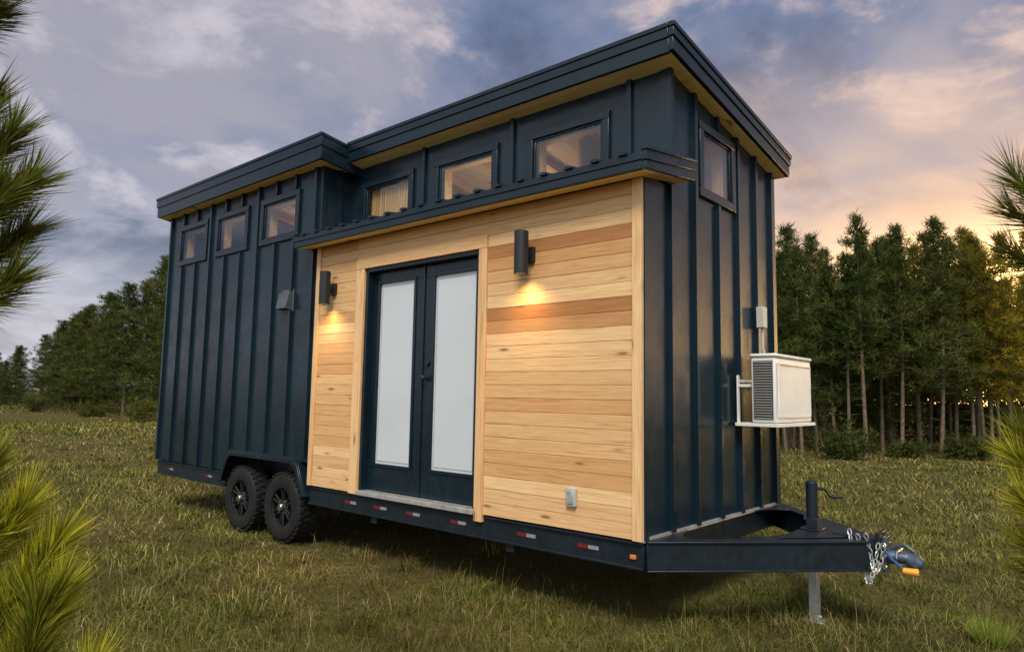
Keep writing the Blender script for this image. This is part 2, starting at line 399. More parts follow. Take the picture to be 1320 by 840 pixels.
# doors
mb=MB()
mb.box(-3.121,-3.085,-.01,.12,.03,2.18); mb.box(-1.59,-1.553,-.01,.12,.03,2.18); mb.box(-3.085,-1.59,-.01,.12,2.145,2.18)
hb(mb,'door_frame',NAVYT,bev=.003)
mb=MB(); mb.box(-3.12,-1.555,-.045,.12,-.012,.03); hb(mb,'threshold',GALV,bev=.004)
for (x0,x1,g0,g1) in ((-3.083,-2.339,-2.985,-2.475),(-2.335,-1.592,-2.19,-1.665)):
    mb=MB(); wall_y(mb,.07,.112,x0,x1,.04,2.143,[(g0,g1,.29,2.03)])
    for q in ((g0-.028,g1+.028,2.03,2.058),(g0-.028,g1+.028,.262,.29),(g0-.028,g0,.29,2.03),(g1,g1+.028,.29,2.03)): mb.box(q[0],q[1],.058,.071,q[2],q[3])
    if x0<-2.5: mb.box(-2.352,-2.325,.055,.071,.04,2.143)
    dr=hb(mb,'door',NAVYT,bev=.003)
    mb=MB(); mb.box(g0,g1,.082,.09,.29,2.03); hb(mb,'blind_pane',BLIND,dr)
    mb=MB()
    for q in ((g0+.018,g1-.018,1.998,2.008),(g0+.018,g1-.018,.312,.322),(g0+.018,g0+.026,.322,1.998),(g1-.026,g1-.018,.322,1.998)): mb.box(q[0],q[1],.0785,.0825,q[2],q[3])
    hb(mb,'blind_frame',OUTG,dr)
    if x0>-2.5:
        hx=-2.27; mb=MB(); mb.path([(hx,.071,1.10),(hx,.058,1.10)],.03,18); mb.path([(hx,.06,1.10),(hx,.024,1.10),(hx,.02,1.10),(hx,.0,1.10),(hx,-.008,1.10)],[.012,.014,.028,.028,.018],16)
        hb(mb,'handle',BLK,dr); mb=MB(); mb.path([(hx,.071,1.235),(hx,.05,1.235)],.03,18); hb(mb,'deadbolt',BLK,dr,.002)
# wall lamps
def wall_lamp(xm,zc,cx):
    mb=MB()
    mb.box(xm-.05,xm+.05,-.052,-.017,zc-.06,zc+.06)
    mb.beam((xm,-.05,zc),(cx,-.12,zc),.05,.05)
    n=28; R=.056; y=-.135
    prof=[(R-.006,-.16),(R,-.165),(R,.17),(R-.01,.176),(.0,.176)]
    vs=[];fs=[]
    for k in range(n):
        q=2*math.pi*k/n
        for r,h in prof: vs.append((cx+r*math.cos(q),y+r*math.sin(q),zc+h))
    m=len(prof)
    for k in range(n):
        j=(k+1)%n
        for i in range(m-1): fs.append((k*m+i,k*m+i+1,j*m+i+1,j*m+i))
    mb.add(vs,fs)
    L=hb(mb,'wall_lamp',BLK,bev=.001)
    mb=MB(); mb.path([(cx,y,zc-.10),(cx,y,zc-.095)],.048,20); hb(mb,'lamp_lens',LENS,L)
    ld=bpy.data.lights.new('lamp_light','SPOT'); ld.energy=25; ld.color=(1,.60,.24); ld.spot_size=math.radians(140); ld.spot_blend=1.0; ld.shadow_soft_size=.045
    lo=bpy.data.objects.new('lamp_light',ld); COL.objects.link(lo); lo.parent=L; lo.location=(cx-O[0],y-O[1],zc-.135-O[2])
    lo.rotation_euler=(math.radians(-8),0,0)
wall_lamp(-1.0,2.06,-1.0); wall_lamp(-3.64,2.02,-3.64)
for x,y,e in ((-1.98,.95,10),(-5.9,1.2,9)):  # pendant's light, then an added fill without fixture to brighten the left loft
    ld=bpy.data.lights.new('loft_lamp_and_fill','POINT'); ld.energy=e; ld.color=(1,.89,.72); ld.shadow_soft_size=.08
    lo=bpy.data.objects.new('loft_lamp_and_fill',ld); COL.objects.link(lo); lo.parent=house; lo.location=(x-O[0],y-O[1],2.84-O[2])
# outlet and vent
mb=MB(); mb.box(-.615,-.53,-.05,-.017,.165,.30); ou=hb(mb,'outdoor_outlet',OUTG,bev=.008)
mb=MB(); mb.box(-.60,-.545,-.058,-.05,.185,.28); hb(mb,'cover',GALV,ou,.004)
mb=MB(); mb.prism([(0,1.86),(-.10,1.88),(-.06,2.06),(0,2.08)],-4.64,-4.44,'x'); mb.box(-4.66,-4.42,-.012,0,1.845,2.10); hb(mb,'wall_vent',VENTG,bev=.003)
# trailer frame
mb=MB()
for (a,b) in ((-7.70,-5.76),(-3.96,-.0)):
    mb.box(a,b,.006,.06,-.19,-.012); mb.box(a,b,-.012,.075,-.194,-.178); mb.box(a,b,-.014,.075,-.03,-.014)
mb.box(-5.8,-3.96,.28,.34,-.19,-.02)
mb.box(-7.70,0,W-.06,W-.006,-.19,-.012)
mb.box(-.06,.0,.061,W-.061,-.19,-.013); mb.box(-7.70,-7.64,.061,W-.061,-.19,-.013)
for x in np.arange(-7.2,-.2,.6): mb.box(x-.03,x+.03,.342,W-.061,-.16,-.03)
for y in (.75,1.7): mb.box(-7.6,-.06,y-.03,y+.03,-.25,-.161)
mb.box(-L2+.005,-.005,.35,W-.003,-.011,-.0015)
for x in (-4.44,-5.33): mb.path([(x,.15,-.28),(x,W-.15,-.28)],.04,10)
for x in (-4.44,-4.88,-5.33):
    for y in (.42,W-.42): mb.box(x-.04,x+.04,y-.03,y+.03,-.30,-.16)
for x in (-2.9,-1.2): mb.box(x-.04,x+.04,.02,.1,-.26,-.194)
mb.path([(-.62,.10,-.194),(-.62,.10,-.25)],.012,8); 
frame=hb(mb,'trailer_frame',FRAME,bev=.003)
mb=MB(); mb.box(0.0,.014,.06,W,-.011,.018); mb.box(-.02,.012,-.012,.06,-.011,-.004); hb(mb,'base_flashing',GALV)
for x in (-3.25,-2.79,-2.33,-1.76,-1.02,-.45,-6.2,-7.3):
    mb=MB(); mb.box(x-.09,x,.001,.0062,-.116,-.09); mb.mi=1; mb.box(x+.002,x+.09,.001,.0062,-.116,-.09); hb(mb,'reflector_tape',[REDR,WHR],frame)
mb=MB(); mb.box(-.10,-.055,-.012,.006,-.13,-.10); hb(mb,'side_marker',AMB,frame,.005)
# fender
mb=MB()
outp=[(-5.79,-.12),(-5.66,.17),(-5.56,.25),(-4.22,.25),(-4.10,.18),(-3.95,-.12)]
inp=[(-5.73,-.12),(-5.615,.14),(-5.54,.2),(-4.245,.2),(-4.145,.14),(-4.01,-.12)]
for i in range(5):
    q=[outp[i],outp[i+1],inp[i+1],inp[i]]
    mb.prism(q,-.075,-.055,'y'); mb.prism([outp[i],outp[i+1],((outp[i+1][0]*.8+inp[i+1][0]*.2),(outp[i+1][1]*.8+inp[i+1][1]*.2)),((outp[i][0]*.8+inp[i][0]*.2),(outp[i][1]*.8+inp[i][1]*.2))],-.054,.28,'y')
mb.path([(-4.9,-.055,.22),(-4.9,-.08,.22)],.02,10)
mb.box(-5.76,-3.97,.27,.28,-.18,.22)
hb(mb,'fender',NAVYT,bev=.006)
# wheels
def wheel(cx,yo,sg):
    c=(cx,yo,-.28)
    R=.368; k_=.88
    mb=MB(); Y=lambda v: v*sg
    mb.lathe_y([(.19,Y(.03)),(.203,Y(.006)),(.222,Y(-.002)),(.29,Y(-.010)),(.335,Y(.0)),(.355,Y(.022)),(R-.006,Y(.04)),(R-.006,Y(.07)),(R-.018,Y(.073)),(R-.018,Y(.085)),(R-.004,Y(.088)),(R-.004,Y(.108)),(R-.016,Y(.11)),(R-.016,Y(.12)),(R-.004,Y(.122)),(R-.004,Y(.15)),(.355,Y(.195)),(.32,Y(.215)),(.20,Y(.21))],c,56)
    for k in range(32):
        q=2*math.pi*k/32
        for yy,hw,r_,th_ in ((.03,.026,R-.012,.018),(.185,.026,R-.012,.018),(.10,.035,R-.008,.014)):
            q_=q+(math.pi/32 if hw>.03 else 0)
            yy=Y(yy); w_=.019
            p=(cx+r_*math.cos(q_),yo+yy,-.28+r_*math.sin(q_)); t=(-math.sin(q_)*w_,math.cos(q_)*w_); o_=(th_*math.cos(q_),th_*math.sin(q_))
            vv=[]
            for fx,oo in ((1,(0,0)),(.85,o_)):
                for a_,b_ in ((-1,-1),(1,-1),(1,1),(-1,1)): vv.append((p[0]+a_*t[0]*fx+oo[0],p[1]+b_*hw*fx,p[2]+a_*t[1]*fx+oo[1]))
            mb.add(vv,[(0,1,2,3),(4,5,6,7),(0,1,5,4),(1,2,6,5),(2,3,7,6),(3,0,4,7)])
    tyre=mb
    mb=MB()
    mb.lathe_y([(.224*k_,Y(.0)),(.228*k_,Y(.012)),(.216*k_,Y(.02)),(.205*k_,Y(.06)),(.20*k_,Y(.12)),(.0,Y(.12))],c,48)
    for k in range(6):
        for dq in (-.16,.16):
            q=2*math.pi*(k+.5)/6
            p0=(cx+.055*math.cos(q+dq*1.2),yo+Y(.035),-.28+.055*math.sin(q+dq*1.2)); p1=(cx+.212*k_*math.cos(q+dq),yo+Y(.022),-.28+.212*k_*math.sin(q+dq))
            mb.path([p0,p1],[.016,.013],6)
    mb.lathe_y([(.088,Y(.045)),(.085,Y(.03)),(.0,Y(.028))],c,32)
    wh=hb(mb,'wheel',RIMM)
    hb(tyre,'tyre',RUBBER,wh)
    mb=MB(); mb.lathe_y([(.04,Y(.03)),(.038,Y(-.012)),(.03,Y(-.02)),(0,Y(-.02))],c,24); hb(mb,'hub_cap',CHROME,wh)
    if sg>0:
        for k in range(6):
            q=2*math.pi*k/6; a=(cx+.066*math.cos(q),yo,-.28+.066*math.sin(q)); mb=MB(); mb.path([(a[0],yo+Y(.03),a[2]),(a[0],yo+Y(.008),a[2])],.0105,6); hb(mb,'lug_nut',CHROME,wh)
for cx in (-4.44,-5.33): wheel(cx,-.03,1); wheel(cx,W+.03,-1)
# tongue
mb=MB(); zc=-.10
AX=1.08; 
for s_ in (0,1):
    Yy=lambda y: y if s_==0 else W-y
    p,q=(.001,Yy(.03)),(AX,Yy(1.165))
    mb.beam((*p,zc),(*q,zc),.06,.18); mb.beam((*p,-.006),(*q,-.006),.10,.014); mb.beam((*p,-.194),(*q,-.194),.10,.014)
mb.prism([(.62,.74),(.62,1.735),(.68,1.66),(.95,1.36),(.95,1.115),(.68,.815)],.002,.012,'z')
mb.box(.60,.625,.74,W-.74,-.15,.001)
for sgn in (0,1):
    fy=(lambda y:y) if sgn==0 else (lambda y:W-y)
    mb.prism([(.014,fy(.10)),(.014,fy(.62)),(.04,fy(.50)),(.085,fy(.40)),(.15,fy(.34)),(.24,fy(.32))],-.012,.0,'z')
    mb.prism([(.60,fy(.70)),(.60,fy(1.02)),(.575,fy(.90)),(.53,fy(.80)),(.46,fy(.72)),(.40,fy(.50))],-.012,.0,'z')
mb.beam((.86,1.2375,-.06),(1.16,1.2375,-.06),.14,.16)
mb.box(1.14,1.17,1.15,1.325,-.19,.06)
tongue=hb(mb,'tongue',FRAME,bev=.004)
CX=-.06
STEEL=pbr('blue_grey_steel',(.085,.12,.17),.34,.5,12,.5)
mb=MB(); mb.box(1.231+CX,1.26+CX,1.19,1.285,-.21,.03)
mb.path([(1.26+CX,1.2375,-.10),(1.34+CX,1.2375,-.095),(1.40+CX,1.2375,-.10)],[.05,.042,.036],14)
mb.path([(1.38+CX,1.2375,-.105),(1.43+CX,1.2375,-.118),(1.47+CX,1.2375,-.125)],[.044,.052,.03],16)
mb.path([(1.28+CX,1.2375,-.05),(1.33+CX,1.2375,-.015),(1.37+CX,1.2375,-.015),(1.42+CX,1.2375,-.05)],[.016,.014,.012,.014],8)
cpl=hb(mb,'coupler',STEEL,bev=.003)
for z in (-.16,-.09,-.02):
    mb=MB(); mb.path([(1.245+CX,1.165,z),(1.245+CX,1.31,z)],.012,6); mb.path([(1.245+CX,1.155,z),(1.245+CX,1.17,z)],.02,6); hb(mb,'coupler_bolt',CHROME,cpl)
mb=MB(); mb.path([(1.33+CX,1.17,-.05),(1.33+CX,1.31,-.05)],.008,8); mb.path([(1.33+CX,1.17,-.05),(1.33+CX,1.15,-.09),(1.33+CX,1.17,-.12)],.005,6); hb(mb,'latch_pin',CHROME,cpl)
def chain(pts):
    P=[Vector(p) for p in pts]; N=len(P); mb=MB()
    for i in range(N):
        a=P[max(0,i-1)]; b=P[min(N-1,i+1)]; t=(b-a).normalized(); up=Vector((.3,.9,.1)) if i%2 else Vector((.9,-.3,.2))
        e=(up-t*up.dot(t)).normalized()
        loop=[P[i]+t*math.cos(2*math.pi*k/10)*.024+e*math.sin(2*math.pi*k/10)*.014 for k in range(10)]
        mb.path(loop,.005,5,closed=True)
    hb(mb,'safety_chain',GALV)
chain([(1.04+.12*t,1.12+.03*math.sin(7*t),.02-.30*math.sin(math.pi*t*.95)) for t in np.linspace(0,1,17)])
chain([(1.09+.10*t,1.13+.02*math.sin(9*t),.03-.22*math.sin(math.pi*t*.9)) for t in np.linspace(0,1,13)])
chain([(.98+.10*t,1.14-.03*math.sin(5*t),.045-.16*math.sin(math.pi*t*.8)) for t in np.linspace(0,1,11)])
mb=MB(); mb.path([(1.22+CX,1.2,-.02),(1.3+CX,1.15,-.1),(1.38+CX,1.15,-.16),(1.42+CX,1.17,-.17)],.008,6); cb=hb(mb,'wiring_lead',BLUE)
mb=MB(); mb.path([(1.36+CX,1.15,-.165),(1.45+CX,1.18,-.17)],[.02,.026],10); hb(mb,'plug',YEL,cb,.003)
mb=MB(); jx,jy=.70,1.2375
mb.path([(jx,jy,-.16),(jx,jy,.33)],.041,20); mb.path([(jx,jy,.33),(jx,jy,.355),(jx,jy,.365)],[.043,.043,.03],20); mb.box(jx-.07,jx+.07,jy-.07,jy+.07,.0125,.026); mb.box(jx-.06,jx+.06,jy-.06,jy+.06,-.21,-.16)
mb.box(jx-.03,jx+.05,jy-.05,jy+.05,.026,.10)
jk=hb(mb,'jack',FRAME,bev=.003)
mb=MB(); mb.box(jx-.033,jx+.033,jy-.033,jy+.033,-.62,-.21); hb(mb,'jack_leg',GALV,jk,.006)
mb=MB(); mb.box(jx-.075,jx+.075,jy-.075,jy+.075,GZ-.01,-.622); mb.path([(jx-.05,jy,-.60),(jx+.05,jy,-.60)],.012,8); hb(mb,'jack_foot',GALV,jk,.004)
mb=MB(); mb.path([(jx,jy,.31),(jx+.06,jy+.05,.31),(jx+.075,jy+.065,.30),(jx+.10,jy+.085,.255),(jx+.115,jy+.10,.25),(jx+.17,jy+.145,.25)],[.011,.011,.009,.009,.013,.013],8); hb(mb,'crank_handle',BLK,jk)
# air conditioner
ax0,ax1,ay0,ay1,az0,az1=.17,.37,1.45,2.31,.77,1.335
mb=MB(); mb.box(ax0,ax1,ay0,ay1,az0,az1-.03); mb.box(ax0-.008,ax1+.012,ay0-.012,ay1+.012,az1-.03,az1)
ac=hb(mb,'air_conditioner',WHITE,bev=.012)
mb=MB(); mb.box(ax0+.02,ax1-.02,ay0-.006,ay0+.002,az0+.03,az1-.06); mb.mi=1
for i in range(22):
    z=az0+.035+i*(az1-az0-.11)/21; mb.box(ax0+.025,ax1-.025,ay0-.012,ay0-.006,z,z+.005)
hb(mb,'side_grille',[DARKGR,WHITE2],ac)
mb=MB(); mb.box(ax1-.001,ax1+.003,ay0+.05,ay1-.05,az0+.05,az1-.075); mb.mi=1
for i in range(36):
    y=ay0+.055+i*(ay1-ay0-.122)/35; mb.box(ax1+.003,ax1+.006,y,y+.0115,az0+.05,az1-.075)
for z in (az0+.045,az1-.085): mb.box(ax1+.0035,ax1+.012,ay0+.045,ay1-.045,z,z+.011)
for y in (ay0+.04,ay1-.052): mb.box(ax1+.0035,ax1+.012,y,y+.012,az0+.045,az1-.074)
hb(mb,'front_grille',[MIDGR,WHITE],ac)
mb=MB()
for y in (1.50,2.24): mb.box(.031,.045,y-.02,y+.02,.735,1.16); mb.box(.045,.168,y-.012,y+.012,1.06,1.085)
mb.box(.031,.40,1.44,2.32,.738,.766); mb.box(.031,.046,1.5,2.28,1.10,1.125)
hb(mb,'bracket',WHITE,bev=.003)
mb=MB(); mb.box(.031,.10,1.93,2.02,1.60,1.79); eb=hb(mb,'junction_box',WHITE2,bev=.006)
mb=MB(); mb.path([(.07,1.975,1.6),(.07,1.975,1.42),(.09,1.975,1.34),(.16,1.975,1.30),(.19,1.975,1.28)],.013,8); hb(mb,'conduit',OUTG,eb)
# ------------------------------------------------------------------ ground
def gz(x,y):
    d=np.clip((np.hypot(x+1.5,y-.6)-6)/20,0,1)
    return GZ+.012*np.sin(x*1.7+y*.6)+.01*np.sin(y*2.3-x*.9)+d*(.12*np.sin(x*.21+1)+.12*np.sin(y*.19+x*.1))
ax=np.concatenate([-np.geomspace(900,22,14),np.linspace(-20,20,161),np.geomspace(22,900,14)])
X,Y=np.meshgrid(ax,ax,indexing='ij'); Z=gz(X,Y); n=len(ax)
idx=np.arange(n*n).reshape(n,n)
Fq=np.stack([idx[:-1,:-1],idx[1:,:-1],idx[1:,1:],idx[:-1,1:]],-1).reshape(-1,4)
me=bpy.data.meshes.new('ground'); me.from_pydata(np.stack([X,Y,Z],-1).reshape(-1,3).tolist(),[],Fq.tolist())
me.polygons.foreach_set('use_smooth',[True]*len(me.polygons))
g=bpy.data.objects.new('ground',me); COL.objects.link(g); tag(g,'rough meadow soil with thatch under the grass','ground',kind='structure')
m,nt,b=new_mat('meadow_soil'); c=coords(nt)
n1=noise(nt,c,.35,5,.65); n2=noise(nt,c,3,6,.7); n3=noise(nt,c,38,3,.7)
c1=ramp(nt,n1,[(.36,(.060,.068,.017)),(.5,(.095,.086,.025)),(.64,(.14,.10,.04))])
c2=ramp(nt,n2,[(.36,(.038,.038,.013)),(.62,(.125,.10,.038))])
cc=mixrgb(nt,.5,c1,c2); cc=mixrgb(nt,.25,cc,ramp(nt,n3,[(.36,(.025,.024,.009)),(.64,(.15,.12,.05))]))
nt.links.new(cc,b.inputs['Base Color']); b.inputs['Roughness'].default_value=.95; b.inputs['Specular IOR Level'].default_value=.05
bump(nt,b,n3,.5,.03); me.materials.append(m)
# ------------------------------------------------------------------ numpy mesh helper
def np_obj(name,V,F,col,mat,parent=None,loc=None):
    me=bpy.data.meshes.new(name); nv=len(V); nf=len(F)
    me.vertices.add(nv); me.vertices.foreach_set('co',np.ascontiguousarray(V,dtype=np.float32).ravel())
    me.loops.add(nf*3); me.loops.foreach_set('vertex_index',np.ascontiguousarray(F,dtype=np.int32).ravel())
    me.polygons.add(nf); me.polygons.foreach_set('loop_start',np.arange(0,nf*3,3,dtype=np.int32))
    me.update(calc_edges=True)
    a=me.attributes.new('col','FLOAT_COLOR','POINT'); c4=np.ones((nv,4),np.float32); c4[:,:3]=col; a.data.foreach_set('color',c4.ravel())
    me.materials.append(mat); ob=bpy.data.objects.new(name,me); COL.objects.link(ob)
    if parent: ob.parent=parent
    if loc is not None: ob.location=loc
    return ob
def unit(a): return a/np.maximum(1e-9,np.linalg.norm(a,axis=-1,keepdims=True))
def needles(P,D,L,w,C):
    n=len(P); sd=unit(np.cross(D,rng.normal(size=(n,3))))*(w/2)[:,None]
    V=np.stack([P-sd,P+sd,P+D*L[:,None]],1).reshape(-1,3); F=np.arange(3*n).reshape(n,3); return V,F,np.repeat(C,3,0)
# grass
LAT=np.random.default_rng(77).random((256,256))
def vn(x,y,s,o=0):
    x=x*s+o*17.3+1000; y=y*s+o*9.1+1000; xi=np.floor(x).astype(int); yi=np.floor(y).astype(int); fx=x-xi; fy=y-yi
    fx=fx*fx*(3-2*fx); fy=fy*fy*(3-2*fy); g_=lambda a,b: LAT[a%256,b%256]
    return (g_(xi,yi)*(1-fx)+g_(xi+1,yi)*fx)*(1-fy)+(g_(xi,yi+1)*(1-fx)+g_(xi+1,yi+1)*fx)*fy
fr=lambda x,y,s,o: (.55*vn(x,y,s,o)+.3*vn(x,y,s*2.1,o+3)+.15*vn(x,y,s*4.3,o+5)-.5)*1.5+.5
def scatter(N,r0_=2.2,p=.9):
    rr=r0_*(70/r0_)**(rng.random(N)**p); th=math.atan2(Dv[1],Dv[0])+rng.uniform(-1.0,1.0,N)
    return CP[0]+rr*np.cos(th),CP[1]+rr*np.sin(th)
NB=310000; NT=1700
x,y=scatter(NB,2.7,1.0)
tx,ty=scatter(NT,2.7,1.0); tsz=rng.uniform(.40,1.3,NT)*(.5+1.0*np.clip(fr(tx,ty,.45,9),0,1))
k=34; ta=rng.uniform(0,6.28,(NT,k)); trr=.11*np.sqrt(rng.random((NT,k)))*tsz[:,None]*np.clip(np.hypot(tx-CP[0],ty-CP[1])/7,1,3)[:,None]
x=np.concatenate([x,(tx[:,None]+trr*np.cos(ta)).ravel()]); y=np.concatenate([y,(ty[:,None]+trr*np.sin(ta)).ravel()])
tuft=np.concatenate([np.zeros(NB),np.repeat(tsz,k)]); tang=np.concatenate([rng.uniform(0,6.28,NB),ta.ravel()+rng.normal(0,.5,NT*k)])
rr=np.hypot(x-CP[0],y-CP[1])
keep=~((x>-7.6)&(x<-.1)&(y>.3)&(y<2.4)&(rng.random(len(x))<.85))
for cx in (-4.44,-5.33): keep&=~((abs(x-cx)<.18)&(y>-.07)&(y<.22))
x,y,rr,tuft,tang=x[keep],y[keep],rr[keep],tuft[keep],tang[keep]; N=len(x)
p1=fr(x,y,.22,0); p2=fr(x,y,.9,1); p3=fr(x,y,2.6,2); brown=np.clip((fr(x,y,.45,7)-.50)*5,0,1)
H=(.04+.07*rng.random(N))*(.6+.4*p1+.4*p2)*(.45+1.0*np.clip(p3,0,1))*np.clip(.9+rr/35,1,2.0)*(1-.35*brown)
H=np.where(tuft>0,(.06+.11*rng.random(N))*tuft*np.clip(.85+rr/60,1,1.6),H)
tall=(rng.random(N)<.006*(.3+1.8*p2))&(rr<14); H=np.where(tall,H*1.6+.14,H)
wd=.0042*np.clip(rr/5.5,.8,9)*(.7+.6*rng.random(N)); wd=np.where(tall,wd*.5,wd)
ph_=tang; lean_=rng.uniform(.5,2.2,N)*np.where(tall,.22,1)*(1+.7*brown*(tuft==0)); lean_=np.where(tuft>0,rng.uniform(.15,1.5,N),lean_)
d=np.stack([np.cos(ph_),np.sin(ph_),np.zeros(N)],-1); sdv=np.stack([-np.sin(ph_+rng.normal(0,.6,N)),np.cos(ph_),np.zeros(N)],-1)*(wd/2)[:,None]
B=np.stack([x,y,gz(x,y)-.006],-1); up=np.array([0,0,1.])
mid=B+d*(H*lean_*.4)[:,None]+up*(H*.6)[:,None]; tip=B+d*(H*lean_*1.15)[:,None]+up*(H*np.maximum(.25,1.05-.42*lean_))[:,None]
V=np.stack([B-sdv,B+sdv,mid-sdv*.75,mid+sdv*.75,tip],1).reshape(-1,3)
bi=np.arange(N)*5; F=np.stack([np.stack([bi,bi+1,bi+3],-1),np.stack([bi,bi+3,bi+2],-1),np.stack([bi+2,bi+3,bi+4],-1)],1).reshape(-1,3)
pal=np.array([(.066,.092,.018),(.128,.138,.028),(.208,.178,.048),(.36,.275,.12),(.17,.105,.046)])
pr=np.stack([1.1*np.clip(1-p1,0,1)+.2,.55+.6*np.clip(1-p2,0,1),.2+.7*np.clip(p1,0,1)+.5*(rr>8),.08+.35*np.clip(p2,0,1)**2+.3*brown,.07+1.5*brown],-1); pr/=pr.sum(1,keepdims=True)
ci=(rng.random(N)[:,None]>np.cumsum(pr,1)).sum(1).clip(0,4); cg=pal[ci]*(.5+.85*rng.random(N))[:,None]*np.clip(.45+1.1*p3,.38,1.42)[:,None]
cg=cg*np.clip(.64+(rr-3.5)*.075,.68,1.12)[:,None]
cg=np.where(tall[:,None],np.array([.36,.27,.12])*(.6+.6*rng.random(N))[:,None],cg)
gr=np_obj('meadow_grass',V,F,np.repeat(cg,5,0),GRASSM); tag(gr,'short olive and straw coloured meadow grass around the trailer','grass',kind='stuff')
# ------------------------------------------------------------------ trees
def make_tree(name,h,crown0,rmax,nb,seed,dens=9,warm=None):
    global rng
    rng=np.random.default_rng(seed); random.seed(seed)
    mb=MB(); pts=[];rad=[];sx,sy=random.uniform(-.15,.15),random.uniform(-.15,.15)
    for i in range(9):
        t=i/8; pts.append((sx*math.sin(t*3),sy*math.sin(t*2.3),-.05+t*h*.99)); rad.append(.0074*h*(1-t)**.8+.01)
    mb.path(pts,rad,8)
    Ps=[];Ds=[];Cs=[]
    ga=rng.uniform(0,6)
    for i in range(nb):
        t=(i+rng.uniform(-.6,.6))/nb; t=min(max(t,0),1); z=h*(crown0+(1-crown0)*t)
        prof=(1-t)**.75*(.55+.45*min(1,t*4+.3))+.05; Lb=rmax*prof*rng.uniform(.35,1.3)
        az=ga+i*2.4+rng.uniform(-.5,.5); el=-.15+.75*t+rng.uniform(-.15,.25)
        f=z/h; base=np.array([sx*math.sin(f*3),sy*math.sin(f*2.3),z])
        dr=np.array([math.cos(az)*math.cos(el),math.sin(az)*math.cos(el),math.sin(el)])
        tip=base+dr*Lb; tip[2]+=.12*Lb
        mb.path([tuple(base),tuple(base+dr*Lb*.55),tuple(tip)],[.012+.008*(1-t),.009,.004],4,cap=False)
        nt_=max(3,int(dens*(.4+prof)))
        tt=rng.uniform(.3,1.02,nt_)
        pc=base+dr*(Lb*tt)[:,None]+rng.normal(size=(nt_,3))*(Lb*.19*(.4+tt))[:,None]*np.array([1,1,.4])+np.array([0,0,.12])*(Lb*tt**2)[:,None]
        nn=16
        P=np.repeat(pc,nn,0)+rng.normal(size=(nt_*nn,3))*.065
        Dd=unit(rng.normal(size=(nt_*nn,3))*.75+dr*.45+np.array([0,0,.45]))
        br=np.repeat(rng.uniform(.45,1.5,nt_),nn)*rng.uniform(.75,1.25,nt_*nn)
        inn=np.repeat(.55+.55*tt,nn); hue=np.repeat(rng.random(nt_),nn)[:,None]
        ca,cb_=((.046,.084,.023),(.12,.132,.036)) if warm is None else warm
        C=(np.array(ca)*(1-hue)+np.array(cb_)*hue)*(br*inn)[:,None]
        dead=np.repeat(rng.random(nt_)<.05,nn); C[dead]=np.array([.13,.08,.03])
        Ps.append(P);Ds.append(Dd);Cs.append(C)
    for i in range(max(0,int(14*crown0))):   # dead stubs on the bare trunk
        z=h*crown0*rng.uniform(.25,1); az=rng.uniform(0,6.28); l=rng.uniform(.2,.7)
        mb.path([(0,0,z),(l*math.cos(az),l*math.sin(az),z+rng.uniform(-.08,.12))],[.010,.004],4,cap=False)
    P=np.concatenate(Ps);Dd=np.concatenate(Ds);C=np.concatenate(Cs); n=len(P)
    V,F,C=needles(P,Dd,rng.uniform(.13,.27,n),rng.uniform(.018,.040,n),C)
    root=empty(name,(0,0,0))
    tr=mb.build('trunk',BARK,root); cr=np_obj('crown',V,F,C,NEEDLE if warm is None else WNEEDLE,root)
    return root
def dup(root,loc,rz,sc):
    r=root.copy(); COL.objects.link(r); r.location=loc; r.rotation_euler=(0,0,rz); r.scale=sc
    for ch in list(root.children):
        c=ch.copy(); COL.objects.link(c); c.parent=r
    return r
VAR=[make_tree('pine_tree',8,.36,1.25,66,1,10),make_tree('pine_tree',8,.27,1.4,72,2,10),make_tree('pine_tree',8,.45,1.15,52,3,10),make_tree('pine_tree',8,.06,1.8,92,4,11),make_tree('pine_tree',8,.12,1.3,84,5,10),make_tree('pine_tree',8,.45,1.0,42,6,9),
     make_tree('pine_tree',8,.26,1.4,70,8,10,((.20,.175,.022),(.46,.35,.04))),make_tree('pine_tree',8,.34,1.25,60,9,10,((.095,.105,.02),(.25,.205,.03)))]  # last two: sun glow at the right painted into the needle colours
used=set(); random.seed(99)
def plant(v,u,dep,vtop,label,group,wide=1.0):
    p=CP+dep*(Dv+Rv*(u-660)/FPX); z=float(gz(p[0],p[1]))
    yh=420+ (Dv[2]+Rv[2]*(u-660)/FPX)/Uv[2]*FPX   # horizon row at this u
    h=(yh-vtop)*dep/FPX+(CP[2]-z); s=h/8
    loc=(p[0],p[1],z-.03)
    if v in used: o=dup(VAR[v],loc,random.uniform(0,6.28),(s*wide,s*wide,s))
    else: o=VAR[v]; used.add(v); o.location=loc; o.rotation_euler=(0,0,random.uniform(0,6.28)); o.scale=(s*wide,s*wide,s)
    tag(o,label,'tree',group); return o
ORD=['first','second','third','fourth','fifth','sixth','seventh','eighth','ninth','tenth','eleventh','twelfth','thirteenth','fourteenth','fifteenth','sixteenth','seventeenth','eighteenth','nineteenth','twentieth']
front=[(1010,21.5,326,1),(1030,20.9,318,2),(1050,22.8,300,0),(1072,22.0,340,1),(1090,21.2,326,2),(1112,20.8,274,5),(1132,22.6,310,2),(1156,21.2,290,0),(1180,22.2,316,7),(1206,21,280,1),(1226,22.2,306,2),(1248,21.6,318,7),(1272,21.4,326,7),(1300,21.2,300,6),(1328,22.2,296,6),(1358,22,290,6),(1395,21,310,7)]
names={0:'straight pine with half-bare trunk',1:'full-crowned pine with low branches',2:'high-crowned pine on a bare trunk',5:'tall thin pine with ragged open top',4:'bushy pine clothed to the ground',3:'broad dark pine clothed to the ground',6:'pine with sun glow painted into its loose crown',7:'pine with fainter painted sun glow and bare lower trunk'}
